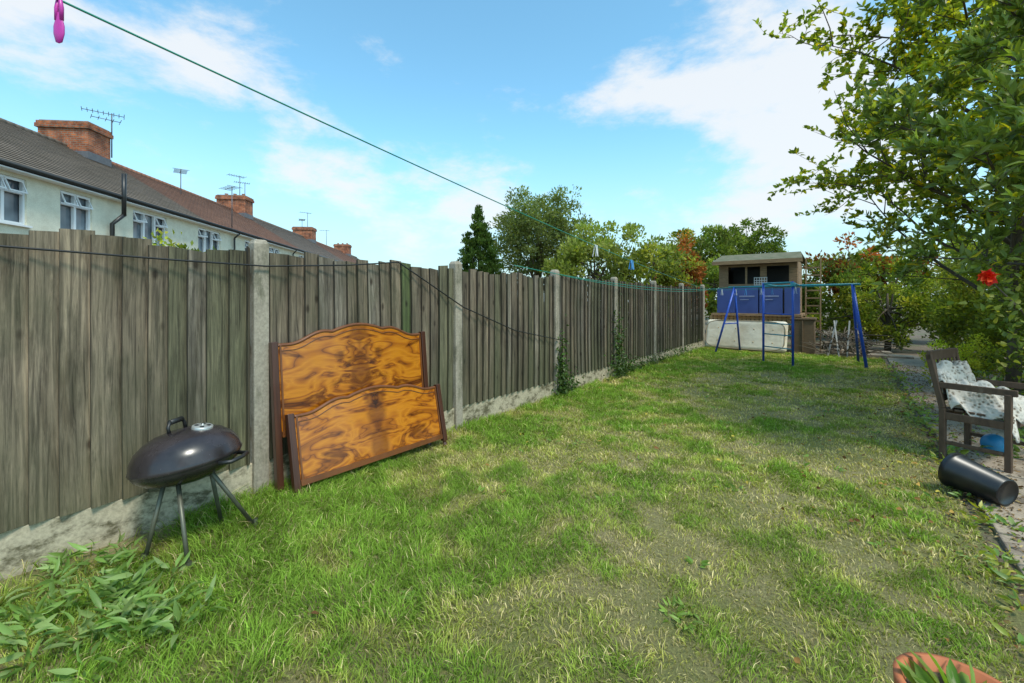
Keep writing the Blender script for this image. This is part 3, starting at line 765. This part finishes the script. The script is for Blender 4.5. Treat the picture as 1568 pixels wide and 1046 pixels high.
for x in(-2.3,): b.box((x,yf-.012,2.02),(.05,.03,.6))
b.box(((xa+xb)/2,yf-.02,1.73),(xb-xa,.05,.06)); b.box(((xa+xb)/2,yf-.02,2.30),(xb-xa,.05,.05))
b.obj('weatherboard_walls',[M_old],ph)
r=MB(); ov=.14
r.add([(xa-ov,yf-.25,2.42),(xb+ov,yf-.25,2.42),(xb+ov-.1,14.4,2.66),(xa-ov+.1,14.4,2.66),(xb+ov,yb+.2,2.42),(xa-ov,yb+.2,2.42)],[(0,1,2,3),(3,2,4,5)]); r.obj('felt_roof',[M_felt],ph,solid=.03)
r=MB(); r.box(((xa+xb)/2,yf-.262,2.39),(xb-xa+2*ov,.02,.10)); r.box(((xa+xb)/2,yf-.235,.86),(xb-xa+.3,.02,.12)); r.obj('fascia',[M_old],ph)
d=MB()
for i,(x,wd) in enumerate(((-2.78,.46),(-2.25,.54),(-1.68,.54),(-1.2,.34))): d.box((x,yf-.14+.01*i,1.33),(wd,.16,.68+.02*(i%2)))
for x in(-2.25,-1.68): d.box((x,yf-.232,1.45),(.38,.006,.035),None,1)
for x in(-2.25,-1.68): d.box((x-.06,yf-.232,1.36),(.22,.006,.02),None,1)
d.obj('blue_storage_boxes',[M_bluep,simple('label_white',(.22,.26,.42))],ph,bevel=.02)
s=MB()
x=-3.15
while x<-.75: s.box((x,yf-.27,.74),(.07,.018,.34)); x+=.105
s.box((-1.95,yf-.255,.62),(2.5,.014,.05)); s.box((-1.95,yf-.255,.86),(2.5,.014,.05))
s.obj('deck_skirt',[M_lt],ph)
c=MB()
for x in np.arange(-2.08,-1.78,.06): c.box((x,yf-.30+.16,1.86),(.012,.012,.22))
for z in(1.76,1.82,1.88,1.96): c.box((-1.93,yf-.14,z),(.32,.012,.014))
c.obj('white_crate',[M_pegw],ph)
c=MB(); c.box((-2.05,14.9,1.9),(1.7,.4,.9)); c.obj('interior_dark_block',[M_dk],ph,bevel=.1)  # near-black block added behind the opening; interior darkness put into its colour
t=MB(); 
for x in(-.92,-.60): t.beam((x,13.9,0),(x,14.1,2.45),.04,.03)
for z in np.arange(.2,2.4,.2): t.box((-.76,13.9+.08*z,z),(.34,.02,.035))
t.obj('timber_ladder',[M_old]); 
t=MB(); t.box((-.95,13.65,.42),(.5,.5,.84)); t.box((-.95,13.65,.87),(.56,.56,.05)); t.box((-.95,13.385,.42),(.03,.03,.8)); t.obj('timber_planter_box',[simple('brown_timber',(.18,.115,.06),(.11,.075,.045),.9,4,.2,map_scale=(2,2,14))],bevel=.01)

# mattress
def mattress():
    m,nt,b=new_mat('mattress_fabric'); n=noise(nt,2.5,5,.6); r=ramp(nt,[(.35,(.58,.49,.36)),(.55,(.74,.67,.54))],n.outputs[0]); nt.links.new(r.outputs[0],b.inputs['Base Color']); b.inputs['Roughness'].default_value=.9
    bump(nt,b,n.outputs[0],.5,.05)
    b=MB(); b.box((0,0,.40),(2.0,.2,.80))
    o=b.obj('mattress',[m]); o.location=(-2.24,13.05,.02); o.rotation_euler=(math.radians(-13),0,math.radians(-9))
    q=o.modifiers.new('b','BEVEL'); q.width=.09; q.segments=5
    p=MB()
    for yy in(-.085,.085):
        hx,hz=.97,.38; pts=[]
        for i in range(64):
            a=2*math.pi*i/64; c_,s_=math.cos(a),math.sin(a); k=5
            pts.append((hx*abs(c_)**(2/k)*(1 if c_>0 else -1),yy*1.1,.40+hz*abs(s_)**(2/k)*(1 if s_>0 else -1)))
        pts.append(pts[0]); p.tube(pts,.012,6)
    p.obj('piping',[simple('piping_tan',(.35,.27,.17))],o)
    btn=MB()
    for x in(-.65,-.2,.25,.7):
        for z in(.22,.56): btn.lathe([(.018,-.004),(.012,.006),(.0001,.008)],(x,-.102,z),Matrix.Rotation(math.radians(90),3,'X'),10)
    btn.obj('tufting_buttons',[M_lt],o)
mattress()

b=MB(); R=random.Random(9)
for i in range(110):
    x=R.uniform(-.55,.35); y=R.uniform(12.9,14.1); a=R.uniform(0,6.28); L=R.uniform(.3,1.0); z=R.uniform(.05,.5)
    b.tube([(x,y,z),(x+L*.5*math.cos(a),y+L*.5*math.sin(a),z+R.uniform(0,.25)),(x+L*math.cos(a)*.8,y+L*math.sin(a)*.8,z+R.uniform(-.1,.3))],[.014,.010,.004],5)
b.obj('brush_pile',[M_twig])
b=MB()
for x0,x1 in((-.42,-.25),(-.2,-.3),(-.05,.0)): b.beam((x0,13.0,.0),(x1,13.3,.85),.03,.02)
b.obj('grey_stakes',[simple('grey_stake',(.35,.35,.33))])

# ------------------------------------------------------------------ chair, pot, ball
def chair():
    e=bpy.data.objects.new('wooden_garden_armchair',None); link(e)
    f=Vector((.9,-.43,0)).normalized(); l=Vector((.43,.9,0)).normalized()
    Mx=Matrix(((f.x,l.x,0,.62),(f.y,l.y,0,5.14),(0,0,1,0.02),(0,0,0,1))); e.matrix_world=Mx
    m,nt,b_=new_mat('dark_stained_teak'); n=noise(nt,2,6,.7,map_scale=(12,12,3)); r=ramp(nt,[(.3,(.06,.034,.02)),(.6,(.11,.065,.038)),(.8,(.22,.16,.11))],n.outputs[0]); nt.links.new(r.outputs[0],b_.inputs['Base Color']); b_.inputs['Roughness'].default_value=.7
    b=MB(); W=.50; D=.38
    for y in(0,W):
        b.beam((-.0,y,0),(-.0,y,.42),.045,.04); b.beam((0,y,.42),(-.09,y,.86),.04,.04)
        b.beam((D,y,0),(D,y,.60),.04,.04); b.beam((-.03,y,.61),(D+.05,y,.615),.022,.05)
        b.beam((0,y,.36),(D,y,.36),.03,.06); b.beam((0,y,.14),(D,y,.14),.022,.03)
    b.beam((-.085,-.02,.85),(-.085,W+.02,.85),.032,.08); b.beam((-.025,0,.50),(-.025,W,.50),.025,.06)
    for i in range(6):
        y=.055+i*(W-.11)/5; b.beam((-.03,y,.52),(-.078,y,.82),.03,.014)
    for x in(0,D): b.beam((x,0,.36),(x,W,.36),.03,.06)
    for i in range(6): b.box((.03+i*.066,W/2,.412),(.056,W-.02,.018))
    b.obj('frame',[m],e,bevel=.005)
    c=MB(); c.box((.20,W/2,.455),(.34,.42,.06)); q=c.obj('seat_cushion',[simple('cushion_beige',(.5,.46,.40),(.38,.34,.29),.95,6,.3)],e,bevel=.025)
    n=60; V=[];F=[]
    for j in range(n+1):
        for i in range(n+1):
            u=i/n;v=j/n
            if u<.4:
                t=u/.4; x=-.03+.08*t; z=.81-.22*t
            else:
                t=(u-.4)/.6; x=.05+.36*t; z=.59-.07*t
            y=.0+v*.47
            z+=.026*math.sin(u*16+2.5*math.sin(v*9))+.022*math.sin(v*24+5*u*3)+.05*math.exp(-((u-.55)**2+(v-.45)**2)/.05)
            x+=.02*math.sin(v*19+u*7)
            if v<.16: z-=(.16-v)*1.0
            if u>.9: z-=(u-.9)*1.2
            if u<.08: z-=(.08-u)*.9; x-=(.08-u)*.6
            V.append((x,y,z))
    for j in range(n):
        for i in range(n):
            F.append((j*(n+1)+i,j*(n+1)+i+1,(j+1)*(n+1)+i+1,(j+1)*(n+1)+i))
    cl=MB(); cl.add(V,F,0,(1,1,1),True)
    m,nt,b_=new_mat('crochet_cloth'); v=N(nt,'ShaderNodeTexVoronoi'); v.inputs['Scale'].default_value=34; r=ramp(nt,[(.12,(.13,.095,.07)),(.32,(.42,.37,.30)),(.5,(.58,.53,.46))],v.outputs['Distance']); tc=N(nt,'ShaderNodeTexCoord'); nt.links.new(tc.outputs['Object'],v.inputs['Vector'])
    nt.links.new(r.outputs[0],b_.inputs['Base Color']); b_.inputs['Roughness'].default_value=.95; bump(nt,b_,v.outputs['Distance'],.8,.01)
    cl.obj('crocheted_throw',[m],e,solid=.008)
chair()
def flower_pot():
    ax=(Vector((.575,4.36,.125))-Vector((.82,4.12,.09))).normalized(); R=ax.to_track_quat('Z','Y').to_matrix()
    b=MB(); b.lathe([(.0001,.012),(.075,.012),(.08,0),(.088,.006),(.115,.27),(.124,.275),(.127,.31),(.119,.312),(.114,.27),(.084,.02),(.0001,.018)],Vector((.80,4.14,.118)),R,40)
    m,nt,b_=new_mat('black_pot_plastic'); b_.inputs['Roughness'].default_value=.33; n=noise(nt,9,5,.6); r=ramp(nt,[(.45,(.010,.010,.012)),(.8,(.03,.026,.022))],n.outputs[0]); nt.links.new(r.outputs[0],b_.inputs['Base Color'])
    b.obj('plastic_flower_pot',[m])
flower_pot()
b=MB(); prof=[(max(.0001,.085*math.cos(-math.pi/2+math.pi*k/20)),.085*math.sin(-math.pi/2+math.pi*k/20)) for k in range(21)]
b.lathe(prof,(.98,5.5,.115),None,32); b.obj('blue_ball',[simple('blue_rubber',(.03,.28,.50),(.02,.2,.42),.4,4)])

# ------------------------------------------------------------------ terracotta pot with plant
tp=empty('potted_plant'); PX,PY=.25,1.70
b=MB(); b.lathe([(.0001,0),(.095,0),(.12,.2),(.123,.215),(.147,.22),(.150,.27),(.132,.272),(.122,.23),(.0001,.225)],(PX,PY,0),None,48)
b.obj('terracotta_pot',[simple('terracotta',(.50,.15,.055),(.40,.12,.045),.7,7)],tp)
b=MB(); b.lathe([(.122,.236),(.0001,.24)],(PX,PY,0),None,24); b.obj('compost',[M_soil],tp)
n=34; a=rng.uniform(0,6.28,n); D=np.stack([np.cos(a),np.sin(a),rng.uniform(.1,1.4,n)],1); P=np.stack([PX+.05*np.cos(a),PY+.05*np.sin(a),np.full(n,.23)],1)
leaves('leaves',P,D,rng.uniform(.06,.13,n),rng.uniform(.025,.042,n),pick([(.12,.24,.03),(.18,.28,.05),(.22,.29,.06)],n),M_leaf,tp)

# ------------------------------------------------------------------ weeds
def weeds(name,cx,cy,sx,sy,npl,nleaf,L,W,pal,h=.12,seed=1):
    r=np.random.default_rng(seed); P=[];D=[];C=[];Ls=[]
    for i in range(npl):
        x=cx+r.normal()*sx; y=cy+r.normal()*sy
        x=max(x,FX+.1)
        hh=h*r.uniform(.4,1.3)
        for k in range(nleaf):
            a=r.uniform(0,6.28); z=r.uniform(0,hh)
            P.append((x+.02*math.cos(a),y+.02*math.sin(a),z)); D.append((math.cos(a),math.sin(a),r.uniform(.1,.9)))
            C.append(np.array(pal[r.integers(len(pal))])*r.uniform(.7,1.3)); Ls.append(L*r.uniform(.6,1.25))
    P=np.array(P);Ls=np.array(Ls)
    return leaves(name,P,np.array(D),Ls,Ls*W/L,np.array(C),M_leaf,None,.15,.3)
WG=[(.20,.32,.08),(.17,.28,.06),(.26,.35,.12)]
weeds('broadleaf_weeds',-2.42,.42,.26,.15,38,11,.09,.021,WG,.12,2)
weeds('broadleaf_weeds',-2.80,.30,.22,.2,22,10,.08,.019,WG,.10,3)
weeds('lawn_weeds',-1.3,4,1.4,2.6,110,7,.05,.018,[(.16,.28,.045),(.20,.32,.06)],.02,4)
weeds('dandelion_plant',-.55,1.95,.05,.05,4,8,.05,.015,[(.22,.33,.06)],.03,5)
weeds('path_edge_weeds',.66,4.6,.06,1.9,90,8,.055,.020,WG+G_YEL,.05,6)
weeds('path_edge_weeds',.72,3.0,.12,.35,22,9,.06,.022,G_YEL+WG,.07,8)
weeds('path_edge_weeds',.68,8.5,.08,2.4,80,8,.06,.022,WG+G_YEL,.06,18)
weeds('border_plant',.95,2.45,.1,.12,12,13,.11,.045,G_YEL+WG,.22,9)
weeds('border_weeds',1.45,4.9,.2,1.3,60,8,.08,.03,G_MID+WG,.14,10)
weeds('border_weeds',1.5,8,.22,1.6,90,9,.09,.035,G_MID+WG+G_YEL,.3,19)

n=400; x=np.where(rng.uniform(size=n)<.55,.35+rng.normal(size=n)*.35,rng.uniform(-3,.6,n)); y=np.where(rng.uniform(size=n)<.7,rng.uniform(3.2,9,n),rng.uniform(.9,13,n))
P=np.stack([x,y,np.where(x>.66,.034,.033)],1); a=rng.uniform(0,6.28,n); D=np.stack([np.cos(a),np.sin(a),rng.uniform(-.1,.3,n)],1)
leaves('fallen_leaves',P,D,rng.uniform(.02,.048,n),rng.uniform(.014,.028,n),pick([(.28,.15,.05),(.35,.22,.06),(.16,.08,.035),(.42,.33,.06)],n,.3),M_dead)
n=5000; x=rng.normal(size=n)*.22+.78; y=rng.uniform(2,12,n); P=np.stack([x,y,np.where((x>.69)&(x<1.29),.030,rng.uniform(.004,.02,n))],1); a=rng.uniform(0,6.28,n); D=np.stack([np.cos(a),np.sin(a),rng.uniform(-.1,.4,n)],1)
leaves('leaf_litter',P,D,rng.uniform(.010,.032,n),rng.uniform(.006,.018,n),pick([(.26,.16,.075),(.18,.11,.055),(.36,.27,.13),(.11,.075,.045)],n,.3),M_dead)

# ------------------------------------------------------------------ trees & shrubs
def cone(cp):
    c=cp.copy(); z=c[:,2]; t=np.clip((z-.5)/5.0,0,1); k=(1-t)**.6*1.2; c[:,0]=-13.3+(c[:,0]+13.3)*k; c[:,1]=15+(c[:,1]-15)*k; return c
bush('conifer_tree',(-13.3,15,2.9),(1.2,1.2,2.6),320,19000,.12,[(.07,.12,.028),(.06,.10,.025),(.09,.14,.035)],cl=.13,seed=1,shape=cone,updir=1.6,irk=.1)
bush('deciduous_tree',(-14.5,21.6,4.9),(2.9,2.9,3.0),260,23000,.18,[(.18,.215,.08),(.205,.235,.085),(.155,.19,.07)],trunk_r=.22,cl=.20,seed=2,irk=.4)
bush('buddleja_shrub',(-6.9,13.7,2.4),(1.9,1.6,1.55),110,9500,.14,[(.26,.30,.07),(.22,.26,.065),(.31,.33,.10)],trunk_r=.08,cl=.24,seed=3,updir=.9)
bush('buddleja_shrub',(-5.2,14.6,2.2),(1.3,1.2,1.2),70,5000,.14,G_OLIVE+G_YEL,trunk_r=.07,cl=.26,seed=4,updir=.7)
bush('red_leaved_shrub',(-5.2,17.4,2.5),(1.05,.95,1.3),60,4500,.15,[(.36,.11,.04),(.27,.14,.04),(.42,.15,.05)],cl=.28,seed=5)
bush('deciduous_tree',(-6.2,26.7,3.4),(2.0,2.0,1.9),70,6000,.20,G_MID+G_OLIVE,trunk_r=.15,cl=.25,seed=6,irk=.6)
bush('deciduous_tree',(-5.3,33.6,4.9),(2.1,2.1,1.9),80,7000,.22,G_MID,trunk_r=.18,cl=.24,seed=7,irk=.6)
bush('deciduous_tree',(-9.0,30,3.9),(2.2,2.0,1.7),70,5500,.22,G_MID+G_YEL,trunk_r=.15,cl=.24,seed=8)
bush('red_leaved_shrub',(.1,18.6,2.3),(1.5,1.2,.85),55,4000,.16,G_RED+G_OLIVE,cl=.28,seed=9)
bush('background_hedge',(-3.5,20,1.4),(5.5,1.2,1.6),110,10000,.19,G_MID+G_OLIVE,cl=.16,seed=10,irk=.5)
bush('background_hedge',(4,19,1.6),(5,1.4,1.8),110,10000,.19,G_MID+G_OLIVE,cl=.16,seed=11,irk=.5)
bush('garden_shrub',(.8,15.4,1.1),(1.7,.9,1.15),90,9500,.10,G_MID+G_YEL,cl=.22,seed=12)
bush('garden_shrub',(2.2,12.6,1.3),(.9,1.4,1.5),110,12000,.09,G_OLIVE+G_YEL,cl=.25,seed=13)
bush('golden_shrub',(1.30,9.4,.34),(.45,.6,.40),50,6000,.045,[(.50,.50,.06),(.42,.46,.06),(.58,.54,.09)],trunk_r=.02,cl=.26,seed=14)
bush('garden_shrub',(2.25,9.8,1.3),(.8,1.1,1.45),100,13000,.07,G_OLIVE+G_YEL,trunk_r=.04,cl=.27,seed=15)
bush('rose_bush',(1.9,6.7,1.2),(.70,.85,1.1),90,9500,.055,G_MID+G_OLIVE,trunk_r=.025,cl=.3,seed=16)
bush('garden_shrub',(3.4,8.4,2.2),(1.0,3.6,2.4),130,14000,.09,G_MID+G_OLIVE,trunk_r=.07,cl=.2,seed=17)
bush('neighbour_climber',(-4.4,1.2,1.60),(.32,.3,.26),24,600,.05,G_MID+G_YEL,trunk_r=.02,cl=.4,seed=18)
tree_skel('plum_tree',(1.75,8.87,0),5.3,2.8,3,21,.092,.060,[(.29,.33,.055),(.23,.28,.045),(.36,.38,.065),(.17,.22,.04)],20,r0=.08,lean=(.0,-.3),limbs=30,start=.20,twig=12,yel=.15,mat=M_far)
tree_skel('laurel_tree',(1.50,5.55,0),4.1,1.6,3,37,.115,.042,[(.20,.26,.06),(.27,.32,.08),(.14,.19,.04)],16,r0=.05,lean=(-.05,.1),limbs=20,start=.34,twig=10,yel=.04,up=.6)

rs=empty('red_rose')
b=MB(); b.tube([(1.6,5.9,0),(1.4,5.6,.7),(1.1,5.3,1.25),(.88,5.07,1.50)],[.012,.010,.007,.005],6); b.obj('stem',[M_twig],rs)
n=34; D=nrm(rng.normal(size=(n,3))+np.array([-.3,-.5,.3])); P=np.array([[.87,5.06,1.52]])+D*.008
leaves('petals',P,D,rng.uniform(.05,.075,n),rng.uniform(.04,.06,n),pick([(.78,.03,.015),(.68,.02,.02),(.85,.09,.02)],n,.15),M_flower,rs)
n=200; t=rng.uniform(.3,1,n); P=np.stack([1.5-.62*t,5.75-.68*t,.35+1.1*t],1)+rng.normal(size=(n,3))*.09; leaves('leaves',P,rng.normal(size=(n,3))+np.array([0,0,.3]),rng.uniform(.04,.07,n),rng.uniform(.03,.045,n),pick(G_MID+G_YEL,n),M_leaf,rs)
